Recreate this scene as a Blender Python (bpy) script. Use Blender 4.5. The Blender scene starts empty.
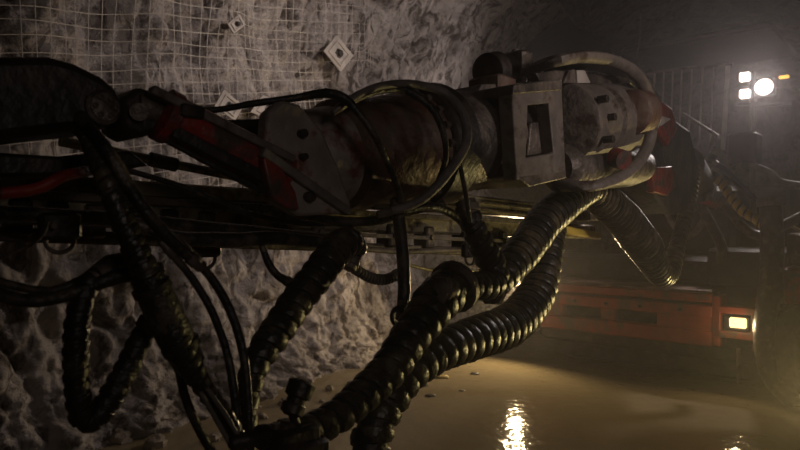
import bpy, math, random
from mathutils import Vector, Matrix, noise
random.seed(7)
S = bpy.context.scene
COL = S.collection
F = 620.0; CZ = 1.7                      # focal length in pixels of an 800 wide frame, eye height
V = Vector

# ------------------------------------------------------------------ places
BA = V((-.95, 1.5, 0)); BD = V((2.85, 3.0, 0)).normalized()      # the boom's vertical plane
BN = V((.725, -.689, 0)).normalized()                             # its normal, towards the viewer
FA = V((.43, 8.8, 0)); FR = V((.757, -.653, 0)).normalized()      # carrier front line, rightwards
FN = V((-.653, -.757, 0)).normalized()                            # carrier faces this way
WD = V((.55, .835, 0)).normalized(); WN = V((.835, -.55, 0)).normalized()
W0 = V((-1.9, 5.4, 0)) - WN * .45                                  # foot of the upright part of the wall
UP = V((0, 0, 1))

def ray(px, py): return V(((px - 400) / F, 1, -(py - 225) / F))
def P(px, py, D): return ray(px, py) * D + V((0, 0, CZ))
def on_plane(px, py, a, n, off):
    r = ray(px, py); D = (off + a.dot(n)) / (r.x * n.x + r.y * n.y)
    return P(px, py, D)
def BP(px, py, off=0): return on_plane(px, py, BA, BN, off)
def CP(px, py, back=0): return on_plane(px, py, FA, FN, -back)
def WP(px, py, off=0): return on_plane(px, py, W0, WN, off)

# ------------------------------------------------------------------ materials
def mat(name, c1, c2, scale=6, rough=.6, metal=0, bump=.3, dust=None, dust_amt=.5, dust_scale=3, bscale=None, spec=.5, coat=0):
    m = bpy.data.materials.new(name); m.use_nodes = True
    nt = m.node_tree; N = nt.nodes; L = nt.links
    b = N['Principled BSDF']
    tc = N.new('ShaderNodeTexCoord')
    n1 = N.new('ShaderNodeTexNoise'); n1.inputs['Scale'].default_value = scale; n1.inputs['Detail'].default_value = 6
    L.new(tc.outputs['Object'], n1.inputs['Vector'])
    r1 = N.new('ShaderNodeValToRGB'); r1.color_ramp.elements[0].position = .38; r1.color_ramp.elements[1].position = .62
    r1.color_ramp.elements[0].color = (*c1, 1); r1.color_ramp.elements[1].color = (*c2, 1)
    L.new(n1.outputs['Fac'], r1.inputs['Fac'])
    out = r1.outputs['Color']
    if dust:
        n2 = N.new('ShaderNodeTexNoise'); n2.inputs['Scale'].default_value = dust_scale; n2.inputs['Detail'].default_value = 8
        n2.inputs['Roughness'].default_value = .65
        L.new(tc.outputs['Object'], n2.inputs['Vector'])
        r2 = N.new('ShaderNodeValToRGB'); r2.color_ramp.elements[0].position = .62 - dust_amt * .3
        r2.color_ramp.elements[1].position = .70 - dust_amt * .2
        L.new(n2.outputs['Fac'], r2.inputs['Fac'])
        mx = N.new('ShaderNodeMix'); mx.data_type = 'RGBA'
        L.new(r2.outputs['Color'], mx.inputs['Factor']); L.new(out, mx.inputs['A']); mx.inputs['B'].default_value = (*dust, 1)
        out = mx.outputs['Result']
    L.new(out, b.inputs['Base Color'])
    b.inputs['Roughness'].default_value = rough; b.inputs['Metallic'].default_value = metal
    b.inputs['Specular IOR Level'].default_value = spec; b.inputs['Coat Weight'].default_value = coat
    if bump:
        n3 = N.new('ShaderNodeTexNoise'); n3.inputs['Scale'].default_value = bscale or scale * 4; n3.inputs['Detail'].default_value = 5
        L.new(tc.outputs['Object'], n3.inputs['Vector'])
        bp = N.new('ShaderNodeBump'); bp.inputs['Strength'].default_value = bump; bp.inputs['Distance'].default_value = .02
        L.new(n3.outputs['Fac'], bp.inputs['Height']); L.new(bp.outputs['Normal'], b.inputs['Normal'])
    return m

def emit(name, c, s):
    m = bpy.data.materials.new(name); m.use_nodes = True; nt = m.node_tree
    b = nt.nodes['Principled BSDF']; b.inputs['Base Color'].default_value = (*c, 1)
    b.inputs['Emission Color'].default_value = (*c, 1); b.inputs['Emission Strength'].default_value = s
    return m

M = {}
M['rubber'] = mat('black rubber', (.010, .009, .009), (.03, .026, .024), 14, .42, 0, .35, (.10, .08, .06), .35, 9)
M['wrap'] = mat('muddy spiral guard', (.014, .012, .010), (.038, .032, .024), 10, .34, 0, .3, (.10, .08, .05), .35, 8)
M['cable'] = mat('grey dusty hose', (.10, .088, .08), (.19, .165, .15), 12, .55, 0, .3)
M['steel'] = mat('grimy steel', (.045, .036, .031), (.11, .088, .075), 7, .48, .35, .5, (.19, .155, .13), .45, 4)
M['palesteel'] = mat('dust coated steel', (.12, .098, .086), (.22, .185, .16), 6, .6, .1, .5, (.055, .035, .027), .42, 6)
M['worn'] = mat('bare worn plate', (.22, .185, .165), (.36, .31, .28), 5, .55, .1, .5, (.16, .05, .03), .38, 7)
M['dark'] = mat('black grease', (.008, .007, .007), (.022, .018, .016), 8, .46, .1, .25, (.05, .035, .03), .3, 5)
M['red'] = mat('worn red paint', (.09, .010, .008), (.40, .028, .018), 5, .42, 0, .4, (.06, .042, .036), .62, 7)
M['redhose'] = mat('red hose', (.22, .018, .01), (.36, .035, .02), 9, .5, 0, .2)
M['rust'] = mat('rusty brown drum', (.06, .026, .02), (.15, .07, .052), 5, .5, .2, .5, (.18, .13, .10), .4, 4)
M['orange'] = mat('mud stained orange paint', (.30, .045, .02), (.42, .075, .03), 3, .5, 0, .3, (.13, .08, .055), .45, 2.5)
M['alu'] = mat('scratched aluminium', (.34, .30, .20), (.52, .46, .32), 5, .38, .6, .3, (.09, .07, .045), .45, 5)
M['yellow'] = mat('yellow parts and glints', (.55, .38, .06), (.65, .48, .1), 8, .5, 0, .2)
M['tyre'] = mat('tyre', (.02, .018, .017), (.06, .05, .045), 6, .8, 0, .5)
M['glass'] = mat('lamp housing', (.02, .02, .02), (.05, .05, .05), 6, .4, .3, .1)
M['blue'] = mat('blue hose', (.03, .03, .12), (.05, .05, .2), 9, .45, 0, .2)
M['stone'] = mat('stone', (.16, .13, .10), (.34, .28, .22), 5, .85, 0, .8)
M['leaf'] = mat('yellow brown scrap', (.30, .20, .04), (.42, .30, .08), 9, .6, 0, .4)
M['concrete'] = mat('pale plate', (.32, .28, .25), (.46, .41, .37), 7, .7, 0, .4)
M['bar'] = mat('painted bar', (.42, .38, .36), (.56, .5, .47), 6, .6, 0, .2)
M['wire'] = mat('galvanised wire', (.5, .45, .41), (.66, .6, .55), 5, .6, 0, 0)

def rock_mat(name, a, b_, c_):
    m = bpy.data.materials.new(name); m.use_nodes = True
    nt = m.node_tree; N = nt.nodes; L = nt.links; b = N['Principled BSDF']
    tc = N.new('ShaderNodeTexCoord')
    n1 = N.new('ShaderNodeTexNoise'); n1.inputs['Scale'].default_value = 1.1; n1.inputs['Detail'].default_value = 9; n1.inputs['Roughness'].default_value = .62
    n1.inputs['Distortion'].default_value = .6
    L.new(tc.outputs['Object'], n1.inputs['Vector'])
    r = N.new('ShaderNodeValToRGB'); e = r.color_ramp.elements
    e[0].position = .36; e[0].color = (*a, 1); e[1].position = .64; e[1].color = (*c_, 1)
    k = e.new(.5); k.color = (*b_, 1)
    L.new(n1.outputs['Fac'], r.inputs['Fac']); L.new(r.outputs['Color'], b.inputs['Base Color'])
    b.inputs['Roughness'].default_value = .9; b.inputs['Specular IOR Level'].default_value = .2
    n2 = N.new('ShaderNodeTexNoise'); n2.inputs['Scale'].default_value = 14; n2.inputs['Detail'].default_value = 7; n2.inputs['Roughness'].default_value = .65
    v = N.new('ShaderNodeTexVoronoi'); v.inputs['Scale'].default_value = 7; v.feature = 'F1'
    for q in (n2, v): L.new(tc.outputs['Object'], q.inputs['Vector'])
    b1 = N.new('ShaderNodeBump'); b1.inputs['Strength'].default_value = .8; b1.inputs['Distance'].default_value = .05
    b2 = N.new('ShaderNodeBump'); b2.inputs['Strength'].default_value = .35; b2.inputs['Distance'].default_value = .05
    n4 = N.new('ShaderNodeTexNoise'); n4.inputs['Scale'].default_value = 4.5; n4.inputs['Detail'].default_value = 12; n4.inputs['Roughness'].default_value = .72; n4.inputs['Distortion'].default_value = 1.2
    n5 = N.new('ShaderNodeTexNoise'); n5.inputs['Scale'].default_value = 3.2; n5.inputs['Detail'].default_value = 10; n5.inputs['Roughness'].default_value = .7; n5.inputs['Distortion'].default_value = 1.5
    L.new(tc.outputs['Object'], n4.inputs['Vector'])
    mp = N.new('ShaderNodeMapping'); mp.inputs['Scale'].default_value = (1, 1, .5); L.new(tc.outputs['Object'], mp.inputs['Vector']); L.new(mp.outputs['Vector'], n5.inputs['Vector'])
    b3 = N.new('ShaderNodeBump'); b3.inputs['Strength'].default_value = 1; b3.inputs['Distance'].default_value = .13
    L.new(n4.outputs['Fac'], b3.inputs['Height']); L.new(b3.outputs['Normal'], b2.inputs['Normal'])
    r5 = N.new('ShaderNodeValToRGB'); r5.color_ramp.elements[0].position = .40; r5.color_ramp.elements[0].color = (.22, .20, .19, 1); r5.color_ramp.elements[1].position = .51; r5.color_ramp.elements[1].color = (1, 1, 1, 1)  # dark rock patches that also paint crevice shade into the colour
    L.new(n5.outputs['Fac'], r5.inputs['Fac'])
    mm = N.new('ShaderNodeMix'); mm.data_type = 'RGBA'; mm.blend_type = 'MULTIPLY'; mm.inputs['Factor'].default_value = 1
    L.new(r.outputs['Color'], mm.inputs['A']); L.new(r5.outputs['Color'], mm.inputs['B']); L.new(mm.outputs['Result'], b.inputs['Base Color'])
    L.new(n2.outputs['Fac'], b1.inputs['Height']); L.new(v.outputs['Distance'], b2.inputs['Height'])
    L.new(b2.outputs['Normal'], b1.inputs['Normal']); L.new(b1.outputs['Normal'], b.inputs['Normal'])
    return m
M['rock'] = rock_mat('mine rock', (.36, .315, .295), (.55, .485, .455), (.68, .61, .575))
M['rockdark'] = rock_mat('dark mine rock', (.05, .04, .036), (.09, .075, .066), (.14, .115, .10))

def water_mat():
    m = bpy.data.materials.new('muddy water'); m.use_nodes = True
    nt = m.node_tree; N = nt.nodes; L = nt.links; b = N['Principled BSDF']
    tc = N.new('ShaderNodeTexCoord')
    n1 = N.new('ShaderNodeTexNoise'); n1.inputs['Scale'].default_value = .7; n1.inputs['Detail'].default_value = 3
    L.new(tc.outputs['Object'], n1.inputs['Vector'])
    r = N.new('ShaderNodeValToRGB'); r.color_ramp.elements[0].color = (.19, .15, .09, 1); r.color_ramp.elements[1].color = (.27, .215, .13, 1)
    L.new(n1.outputs['Fac'], r.inputs['Fac']); L.new(r.outputs['Color'], b.inputs['Base Color'])
    b.inputs['Roughness'].default_value = .08; b.inputs['IOR'].default_value = 1.33
    n2 = N.new('ShaderNodeTexNoise'); n2.inputs['Scale'].default_value = 7; n2.inputs['Detail'].default_value = 3
    L.new(tc.outputs['Object'], n2.inputs['Vector'])
    bp = N.new('ShaderNodeBump'); bp.inputs['Strength'].default_value = .34; bp.inputs['Distance'].default_value = .03
    L.new(n2.outputs['Fac'], bp.inputs['Height']); L.new(bp.outputs['Normal'], b.inputs['Normal'])
    return m
M['water'] = water_mat()

# ------------------------------------------------------------------ mesh helpers
def spline(pts, step):
    """Catmull-Rom through pts (last component: radius); returns [(Vector, r)] spaced about step."""
    Q = [(V(p[0]), p[1]) for p in pts]
    Q = [(Q[0][0] * 2 - Q[1][0], Q[0][1])] + Q + [(Q[-1][0] * 2 - Q[-2][0], Q[-1][1])]
    out = []
    for i in range(1, len(Q) - 2):
        p0, p1, p2, p3 = [q[0] for q in Q[i - 1:i + 3]]; r1, r2 = Q[i][1], Q[i + 1][1]
        n = max(2, int((p2 - p1).length / step))
        for k in range(n):
            t = k / n
            p = .5 * ((2 * p1) + (p2 - p0) * t + (2 * p0 - 5 * p1 + 4 * p2 - p3) * t * t + (3 * p1 - p0 - 3 * p2 + p3) * t ** 3)
            out.append((p, r1 + (r2 - r1) * t))
    out.append((Q[-2][0], Q[-2][1]))
    return out

def frames(path):
    res = []; n = len(path); u = None
    for i in range(n):
        t = (path[min(i + 1, n - 1)][0] - path[max(i - 1, 0)][0]).normalized()
        if u is None:
            u = t.cross(UP if abs(t.z) < .9 else V((1, 0, 0))).normalized()
        u = (u - t * u.dot(t)).normalized()
        res.append((path[i][0], path[i][1], t, u, t.cross(u)))
    return res

class MB:
    def __init__(s): s.v = []; s.f = []
    def ring(s, pts): i = len(s.v); s.v += pts; return list(range(i, i + len(pts)))
    def skin(s, a, b):
        n = len(a)
        for k in range(n): s.f.append((a[k], a[(k + 1) % n], b[(k + 1) % n], b[k]))
    def tube(s, path, seg=12, sx=1, sy=1, cap=True):
        prev = None; fr = frames(path)
        for j, (c, r, t, u, w) in enumerate(fr):
            g = s.ring([c + u * (math.cos(a) * r * sx) + w * (math.sin(a) * r * sy) for a in [2 * math.pi * k / seg for k in range(seg)]])
            if prev: s.skin(prev, g)
            elif cap: s.f.append(tuple(reversed(g)))
            prev = g
        if cap: s.f.append(tuple(prev))
        return s
    def cyl(s, a, b, r, r2=None, seg=20): 
        return s.tube([(V(a), r), (V(b), r if r2 is None else r2)], seg)
    def lathe(s, a, b, prof, seg=36):
        """prof: [(t metres along a->b, radius)]"""
        d = (V(b) - V(a)).normalized(); u = d.cross(UP).normalized(); w = d.cross(u)
        prev = None
        for t, r in prof:
            g = s.ring([V(a) + d * t + (u * math.cos(x) + w * math.sin(x)) * r for x in [2 * math.pi * k / seg for k in range(seg)]])
            if prev: s.skin(prev, g)
            else: s.f.append(tuple(reversed(g)))
            prev = g
        s.f.append(tuple(prev)); return s
    def box(s, c, ax, ay, az, bev=0):
        """centre and three half-axis vectors, chamfered edges along all directions when bev > 0"""
        c = V(c)
        def loop(z, k):
            X = ax * (1 - k / max(ax.length, 1e-6)); Y = ay * (1 - k / max(ay.length, 1e-6))
            bx = ax.normalized() * bev; by = ay.normalized() * bev
            if bev:
                return [c + az * z - X + (-Y + by), c + az * z + (-X + bx) - Y, c + az * z + (X - bx) - Y, c + az * z + X + (-Y + by),
                        c + az * z + X + (Y - by), c + az * z + (X - bx) + Y, c + az * z + (-X + bx) + Y, c + az * z - X + (Y - by)]
            return [c + az * z - X - Y, c + az * z + X - Y, c + az * z + X + Y, c + az * z - X + Y]
        zs = [(-1, 0), (1, 0)]
        if bev:
            q = 1 - bev / az.length; zs = [(-1, bev * .9), (-q, 0), (q, 0), (1, bev * .9)]
        prev = None
        for z, k in zs:
            g = s.ring(loop(z, k))
            if prev: s.skin(prev, g)
            else: s.f.append(tuple(reversed(g)))
            prev = g
        s.f.append(tuple(prev)); return s
    def prism(s, pts, d):
        """polygon pts extruded along vector d"""
        a = s.ring([V(p) for p in pts]); b = s.ring([V(p) + d for p in pts])
        s.skin(a, b); s.f.append(tuple(reversed(a))); s.f.append(tuple(b)); return s
    def frame(s, outer, inner, d):
        """plate with a window: outer and inner have the same number of points"""
        a = s.ring([V(p) for p in outer]); b = s.ring([V(p) for p in inner])
        a2 = s.ring([V(p) + d for p in outer]); b2 = s.ring([V(p) + d for p in inner])
        s.skin(a, b); s.skin(b, b2); s.skin(b2, a2); s.skin(a2, a); return s
    def helix(s, path, pitch, width=.74, thick=.21, seg=18):
        """a ribbon wound round the path: pitch in metres, width as share of pitch"""
        fr = frames(path); L = [0]
        for i in range(1, len(fr)): L.append(L[-1] + (fr[i][0] - fr[i - 1][0]).length)
        tot = L[-1]; n = int(tot / pitch * seg); j = 0; prev = None
        def at(x):
            x = max(0, min(tot - 1e-6, x)); lo, hi = 0, len(L) - 1
            while hi - lo > 1:
                m_ = (lo + hi) // 2
                if L[m_] <= x: lo = m_
                else: hi = m_
            k = (x - L[lo]) / max(L[hi] - L[lo], 1e-9)
            A, B = fr[lo], fr[hi]
            return A[0].lerp(B[0], k), A[1] + (B[1] - A[1]) * k, A[3].lerp(B[3], k).normalized(), A[4].lerp(B[4], k).normalized()
        for i in range(n + 1):
            x = i / seg * pitch; ang = 2 * math.pi * i / seg; g = []
            jit = 1 + .05 * noise.noise(V((x * 14, tot, 0)))
            for dx, dr in ((-.5, 0), (-.42, 1), (0, 1.25), (.42, .8), (.5, 0)):
                c, r, u, w = at(x + dx * width * pitch)
                rr = r * (jit + thick * dr)
                g.append(c + (u * math.cos(ang) + w * math.sin(ang)) * rr)
            g = s.ring(g)
            if prev: s.skin(prev, g)
            else: s.f.append(tuple(reversed(g)))
            prev = g
        if prev: s.f.append(tuple(prev))
        return s
    def build(s, name, m, parent=None, smooth=True, bevel=0, label=None):
        me = bpy.data.meshes.new(name); org = V((0, 0, 0))
        if s.v:
            org = sum(s.v, V((0, 0, 0))) / len(s.v)
        pl = parent.matrix_world.translation if parent else V((0, 0, 0))
        me.from_pydata([tuple(v - org) for v in s.v], [], s.f); me.update()
        o = bpy.data.objects.new(name, me); COL.objects.link(o)
        if parent:
            o.parent = parent
            o.location = org - WL[parent.name]
        else: o.location = org
        WL[o.name] = org
        if smooth:
            for p in me.polygons: p.use_smooth = True
            try: me.set_sharp_from_angle(angle=math.radians(38))
            except Exception: pass
        me.materials.append(M[m] if isinstance(m, str) else m)
        if bevel:
            md = o.modifiers.new('Bevel', 'BEVEL'); md.width = bevel; md.segments = 2; md.limit_method = 'ANGLE'; md.angle_limit = .6
        if label: o['label'] = label
        return o
WL = {}
def thing(name, label, cat, loc, group=None, kind=None):
    o = bpy.data.objects.new(name, None); COL.objects.link(o); o.location = loc; o.empty_display_size = .1
    WL[o.name] = V(loc); tag(o, label, cat, group, kind); return o
def tag(o, label=None, cat=None, group=None, kind=None):
    if label: o['label'] = label
    if cat: o['category'] = cat
    if group: o['group'] = group
    if kind: o['kind'] = kind
    return o

# ------------------------------------------------------------------ the tunnel
PROF = [(.95, -.25), (.62, .02), (.40, .22), (.20, .5), (.06, .85), (0, 1.3), (0, 2.4), (.03, 3.2), (.12, 3.9), (.35, 4.6), (.8, 5.2), (1.5, 5.6)]
def prof(h):                                        # h runs 0..1 up the section
    x = h * (len(PROF) - 1); i = min(int(x), len(PROF) - 2); t = x - i
    a, b = PROF[i], PROF[i + 1]; return a[0] + (b[0] - a[0]) * t, a[1] + (b[1] - a[1]) * t
def fbm(p, o=5): return noise.fractal(p, 1.0, 2.0, o)
def relief(u, z, fine=True):
    big = .22 * noise.noise(V((u * .8, z * .45, 3.1)))
    pl = .20 * noise.noise(V((u * 2.1 + z * .2, z * .8, 9.2)))
    r = big + pl
    if fine:
        c = noise.voronoi(V((u * 2.3, z * 2.0, 5)))[0]
        r += .19 * (c[1] - c[0]) * (.6 + noise.noise(V((u, z, 2)))) + .09 * fbm(V((u * 3.6, z * 2.6, 0))) + .035 * fbm(V((u * 10, z * 8, 4)), 4) - .10 * max(0, .16 - abs(noise.noise(V((u * 2.6 + z * .4, z * 1.1, 15))))) / .16
        c = noise.voronoi(V((u * 5.2, z * 4.2, 8)))[0]; r += .09 * (c[1] - c[0])
        if z < .8:
            k = (.8 - z) / .8
            c = noise.voronoi(V((u * 7, z * 9, 1)))[0]; r += .14 * k * (c[1] - c[0]) + .05 * k * fbm(V((u * 18, z * 18, 2)), 3)
    return r
UEND = 7.0                                         # wall bent away from here to make its brightness fall off
def wall_pt(u, h, fine=True):
    o, z = prof(h)
    s = max(0, u - UEND)
    o -= .38 * s * s
    r = relief(u, z, fine)
    return W0 + WD * u + WN * (o + r - .1) + UP * z
def grid(name, fn, nu, nh, m, label=None, kind='structure'):
    b = MB()
    for i in range(nu + 1):
        for j in range(nh + 1): b.v.append(fn(i / nu, j / nh))
    for i in range(nu):
        for j in range(nh):
            a = i * (nh + 1) + j; b.f.append((a, a + nh + 1, a + nh + 2, a + 1))
    o = b.build(name, m); o.data.set_sharp_from_angle(angle=3.1); tag(o, label, kind=kind); return o
grid('wall_left', lambda a, h: wall_pt(-3.2 + 13.4 * a, h), 560, 220, 'rock', 'pale grey-brown blasted rock wall of the tunnel with rubble at its foot')
def ceil(a, h):
    u = -3.2 + 26 * a; o = 1.4 + 4.4 * h
    z = 5.55 + .5 * math.sin(math.pi * h) + .25 * noise.noise(V((u * .8, o * .8, 3))) + .1 * fbm(V((u * 2, o * 2, 0)))
    return W0 + WD * u + WN * o + UP * z
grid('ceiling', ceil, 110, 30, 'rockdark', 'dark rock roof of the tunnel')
def rwall(a, h):
    u = -3.2 + 26 * a; z = -.2 + 5.9 * h
    return W0 + WD * u + WN * (6.3 - .6 * max(0, h - .6) ** 1 + .2 * noise.noise(V((u, z, 8))) + .1 * fbm(V((u * 2, z * 2, 7)))) + UP * z
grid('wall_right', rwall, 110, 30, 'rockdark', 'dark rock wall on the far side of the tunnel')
def bwall(a, h):
    w = -8 + 16 * a; z = -.3 + 6.6 * h
    return W0 + WD * (19 + .5 * noise.noise(V((w, z, 1)))) + WN * w + UP * z
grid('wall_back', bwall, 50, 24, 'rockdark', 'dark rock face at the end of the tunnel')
def nwall(a, h):                                    # dark face added behind the bent wall end
    z = -.3 + 6.2 * h; x = -5 + 5.3 * a
    return W0 + WD * (13.5 + .3 * noise.noise(V((x, z, 6))) + .15 * fbm(V((x * 2, z * 2, 6)))) + WN * x + UP * z
grid('wall_side', nwall, 40, 30, 'rockdark', 'dark rock face added behind the bent end of the wall')
b = MB(); c0 = W0 - UP * .12
q = [c0 + WD * x + WN * y for x, y in ((-6, -6), (20, -6), (20, 9), (-6, 9))]
b.v += q; b.f.append((0, 3, 2, 1)); tag(b.build('floor', 'rockdark'), 'tunnel floor under the muddy water', kind='structure')
b = MB()
for i in range(2):
    pass
q = [W0 + WD * x + WN * y for x, y in ((-6, -6), (20, -6), (20, 6.4), (-6, 6.4))]
b.v += q; b.f.append((0, 1, 2, 3)); o = b.build('muddy_water', 'water'); 
if o.data.polygons[0].normal.z < 0: o.data.flip_normals()
tag(o, 'shallow brown muddy water flooding the tunnel floor', 'water', kind='stuff')

# wire mesh pinned on the wall
def wire(pts, r=.0032): return [(p, r) for p in pts]
wm = MB(); cs = .115; lean = .09
def mesh_pt(u, z):
    r = .13 + .22 * noise.noise(V((u * .8, z * .45, 3.1))) + .12 * noise.noise(V((u * 2.1 + z * .2, z * .8, 9.2)))
    o = .0 if z < 3.2 else .1 * (z - 3.2)
    return W0 + WD * u + WN * (o + r + .02 * noise.noise(V((u * 3, z * 3, 1)))) + UP * (z + .2 * (u - .3))
zlo, zhi = 1.9, 4.9
for i in range(50):
    u0 = -2.3 + i * cs
    top = zhi; bot = zlo if u0 < 1.7 else 2.6
    if u0 > 2.4: bot = 3.2
    n = int((top - bot) / .1)
    wm.tube(wire([mesh_pt(u0 - lean * (z - 3) + .012 * math.sin(i * 2.3 + z), z) for z in [bot + (top - bot) * k / n for k in range(n + 1)]]), 4)
for j in range(26):
    z0 = zlo + j * cs
    u1 = 1.75 if z0 < 2.6 else 2.45 if z0 < 3.2 else 3.35
    n = int((u1 + 2.3) / .1)
    wm.tube(wire([mesh_pt(u - lean * (z0 - 3), z0 + .012 * math.sin(j * 1.7 + u * 2)) for u in [-2.3 + (u1 + 2.3) * k / n for k in range(n + 1)]]), 4)
tag(wm.build('wire_mesh', 'wire'), 'welded wire mesh sheet pinned over the rock wall at upper left', 'mesh')

# rock bolt plates
def bolt_plate(cor, off, label, m='concrete'):
    q = [WP(x, y, off) for x, y in cor]
    c = sum(q, V((0, 0, 0))) / 4; size = sum((p - c).length for p in q) / 4
    t = thing('rock_bolt', label, 'rock bolt', c)
    sc = lambda k, d: [c + (p - c) * k + WN * d for p in q]
    b = MB(); b.frame(sc(1, 0), sc(.28, 0), WN * .012); b.build('plate', m, t)
    b = MB(); b.frame(sc(.72, .012), sc(.6, .012), WN * .012); b.build('raised_rim', m, t)
    b = MB(); b.cyl(c - WN * .4, c + WN * .012, size * .24, seg=14); b.build('shaft', 'steel', t)
    b = MB(); b.lathe(c, c + WN * .1, [(0, size * .25), (.012, size * .25), (.02, size * .18), (.05, size * .16)], 6); b.build('nut', 'dark', t)
bolt_plate([(239, 14), (245, 25), (233, 34), (227, 24)], .26, 'small pale diamond rock bolt plate with dark centre, high by the mesh edge')
bolt_plate([(336, 35), (353, 56), (340, 72), (323, 51)], .30, 'large pale diamond rock bolt plate on the rock wall above the looped hose')
bolt_plate([(223, 90), (243, 106), (234, 121), (214, 106)], .36, 'pale rock bolt plate just above the thin arching hose at the foot of the mesh')
bolt_plate([(262, 95), (284, 104), (277, 124), (250, 112)], .32, 'wide pale rock bolt plate half hidden behind the top cable')

# rubble and scraps
def stone(px, py, r, name='rock', m='stone', sq=(1, 1, .7)):
    D = CZ * F / (py - 225); c = P(px, py, D); b = MB(); 
    n, k = 9, 12; sd = random.random() * 50; rows = []
    for i in range(n + 1):
        th = math.pi * i / n; row = []
        for j in range(k):
            ph = 2 * math.pi * j / k
            d = V((math.sin(th) * math.cos(ph), math.sin(th) * math.sin(ph), math.cos(th)))
            rr = r * (1 + .5 * noise.noise(d * 1.6 + V((sd, 0, 0))) + .15 * noise.noise(d * 5 + V((sd, 0, 0))))
            row.append(c + V((d.x * sq[0], d.y * sq[1], d.z * sq[2])) * rr + UP * r * .25)
        rows.append(b.ring(row))
    for a, q in zip(rows, rows[1:]): b.skin(a, q)
    return b.build(name, m)
for px, py, r in [(262, 418, .05), (285, 404, .06), (244, 432, .07), (305, 396, .045), (330, 390, .05), (214, 440, .06), (350, 384, .04),
                  (322, 402, .03), (276, 425, .03), (372, 378, .045), (156, 446, .08), (120, 441, .09)]:
    tag(stone(px, py, r), 'small rounded grey-brown rock lying at the water edge below the wall', 'rock', 'rocks at the water edge')
tag(stone(441, 378, .055, 'yellow_scrap', 'leaf', (1.4, .8, .35)), 'small yellow-brown scrap floating in the muddy water by the big hose', 'scrap')
for (px, py, r), lb in zip([(475, 374, .035), (424, 386, .03), (430, 396, .035), (462, 391, .02)],
        ['brown clod in the water right of the yellow scrap', 'small brown clod in the water left of the yellow scrap, close to the hose',
         'flat brown clod in the water, nearest below the yellow scrap', 'tiny brown clod in the water below and right of the yellow scrap']):
    tag(stone(px, py, r, 'clod', 'dark', (1.5, 1, .3)), lb, 'clod')

# ------------------------------------------------------------------ feed beam under the boom
def bar(mb, a, b, hw, hh):
    """rectangular bar a->b, half width across (horizontal), half height"""
    a, b = V(a), V(b); d = (b - a); u = d.cross(UP).normalized(); w = u.cross(d).normalized()
    return mb.box((a + b) / 2, d / 2, u * hw, w * hh, min(hw, hh) * .25)
fo = -.42
t = thing('feed_beam', 'long scratched aluminium drill feed beam running under the boom', 'feed beam', BP(300, 240, fo))
b = MB(); bar(b, BP(-60, 178, fo), BP(600, 217, fo), .05, .028); b.build('upper_rail', 'alu', t)
b = MB(); bar(b, BP(-60, 203, fo), BP(585, 232, fo), .085, .05); b.build('beam_body', 'alu', t)
b = MB(); bar(b, BP(-60, 232, fo + .02), BP(540, 254, fo + .02), .055, .022); b.build('lower_rail', 'steel', t)
b = MB(); bar(b, BP(395, 197, fo + .02), BP(578, 216, fo + .02), .10, .045); cv = b.build('beam_cover', 'alu', t, label='bright scuffed cover plate')
for yy, y2 in ((193, 213), (201, 219)):
    b = MB(); bar(b, BP(397, yy, fo + .125), BP(576, y2, fo + .125), .006, .006); b.build('rib', 'steel', cv)
b = MB(); bar(b, BP(-60, 190, fo + .10), BP(560, 224, fo + .10), .012, .012); b.build('slide_strip', 'palesteel', t)
b = MB(); bar(b, BP(-60, 218, fo + .10), BP(556, 243, fo + .10), .012, .010); b.build('slide_strip', 'palesteel', t)
for i in range(16):
    x = -20 + i * 37; y = 204 + x * .048; b = MB()
    c = BP(x, y + 13, fo + .06); b.box(c, BD * .03, BN * .05, UP * .055, .008); 
    b.cyl(c + BN * .05, c + BN * .065, .014, seg=6); b.build('clamp_block', 'dark' if i % 3 else 'steel', t)
b = MB(); bar(b, BP(560, 229, fo + .16), BP(598, 236, fo + .16), .03, .024); b.build('end_stop', 'yellow', t, label='yellow end stop bar')
t = thing('drill_rod', 'dull yellow-brown steel drill rod lying above the feed beam behind the red cylinder', 'drill rod', BP(200, 180, -.3))
b = MB(); b.tube([(BP(60, 141, -.28), .016), (BP(330, 196, -.3), .016)], 14); b.build('rod', 'alu', t)
b = MB(); b.tube([(BP(150, 159, -.28), .024), (BP(176, 165, -.28), .024)], 14); b.build('coupling', 'steel', t)
t = thing('pipe_bundle', 'pair of thin pale pipes along the lower side of the feed beam', 'pipes', BP(430, 262, -.5))
b = MB(); b.tube([(BP(405, 264, -.4), .010), (BP(430, 270, -.4), .010), (BP(475, 271, -.4), .010), (BP(540, 262, -.4), .01)], 10); b.build('pipe', 'alu', t)
b = MB(); b.tube([(BP(300, 243, -.3), .014), (BP(400, 252, -.3), .014), (BP(520, 247, -.3), .014)], 10); b.build('pipe', 'palesteel', t)

# ------------------------------------------------------------------ the boom
ax0, ax1 = BP(300, 160), BP(600, 126)
AXD = (ax1 - ax0).normalized()
def T(px): # distance along the axis for an image column
    k = (px - 400) / F
    # solve (ax0 + AXD s).x = k * y
    return (k * ax0.y - ax0.x) / (AXD.x - k * AXD.y)
def AX(px): return ax0 + AXD * T(px)
def RR(px, half): return half * AX(px).y / F
def lath(mb, pr, seg=40): return mb.lathe(ax0, ax1, [(T(x), RR(x, h)) for x, h in pr], seg)
side = AXD.cross(UP).normalized(); upn = side.cross(AXD).normalized()
boom = thing('drilling_boom', 'massive grimy drilling boom with rotary joint, crossing the picture above the hoses', 'drill boom', AX(400))
b = MB(); lath(b, [(286, 22), (287, 36), (296, 46), (306, 49), (330, 50), (334, 44)]); b.build('end_housing', 'worn', boom, label='pale dust-worn end housing of the rotary joint')
b = MB(); lath(b, [(328, 46), (334, 56), (352, 58), (356, 50)]); b.build('flange', 'rust', boom)
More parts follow.
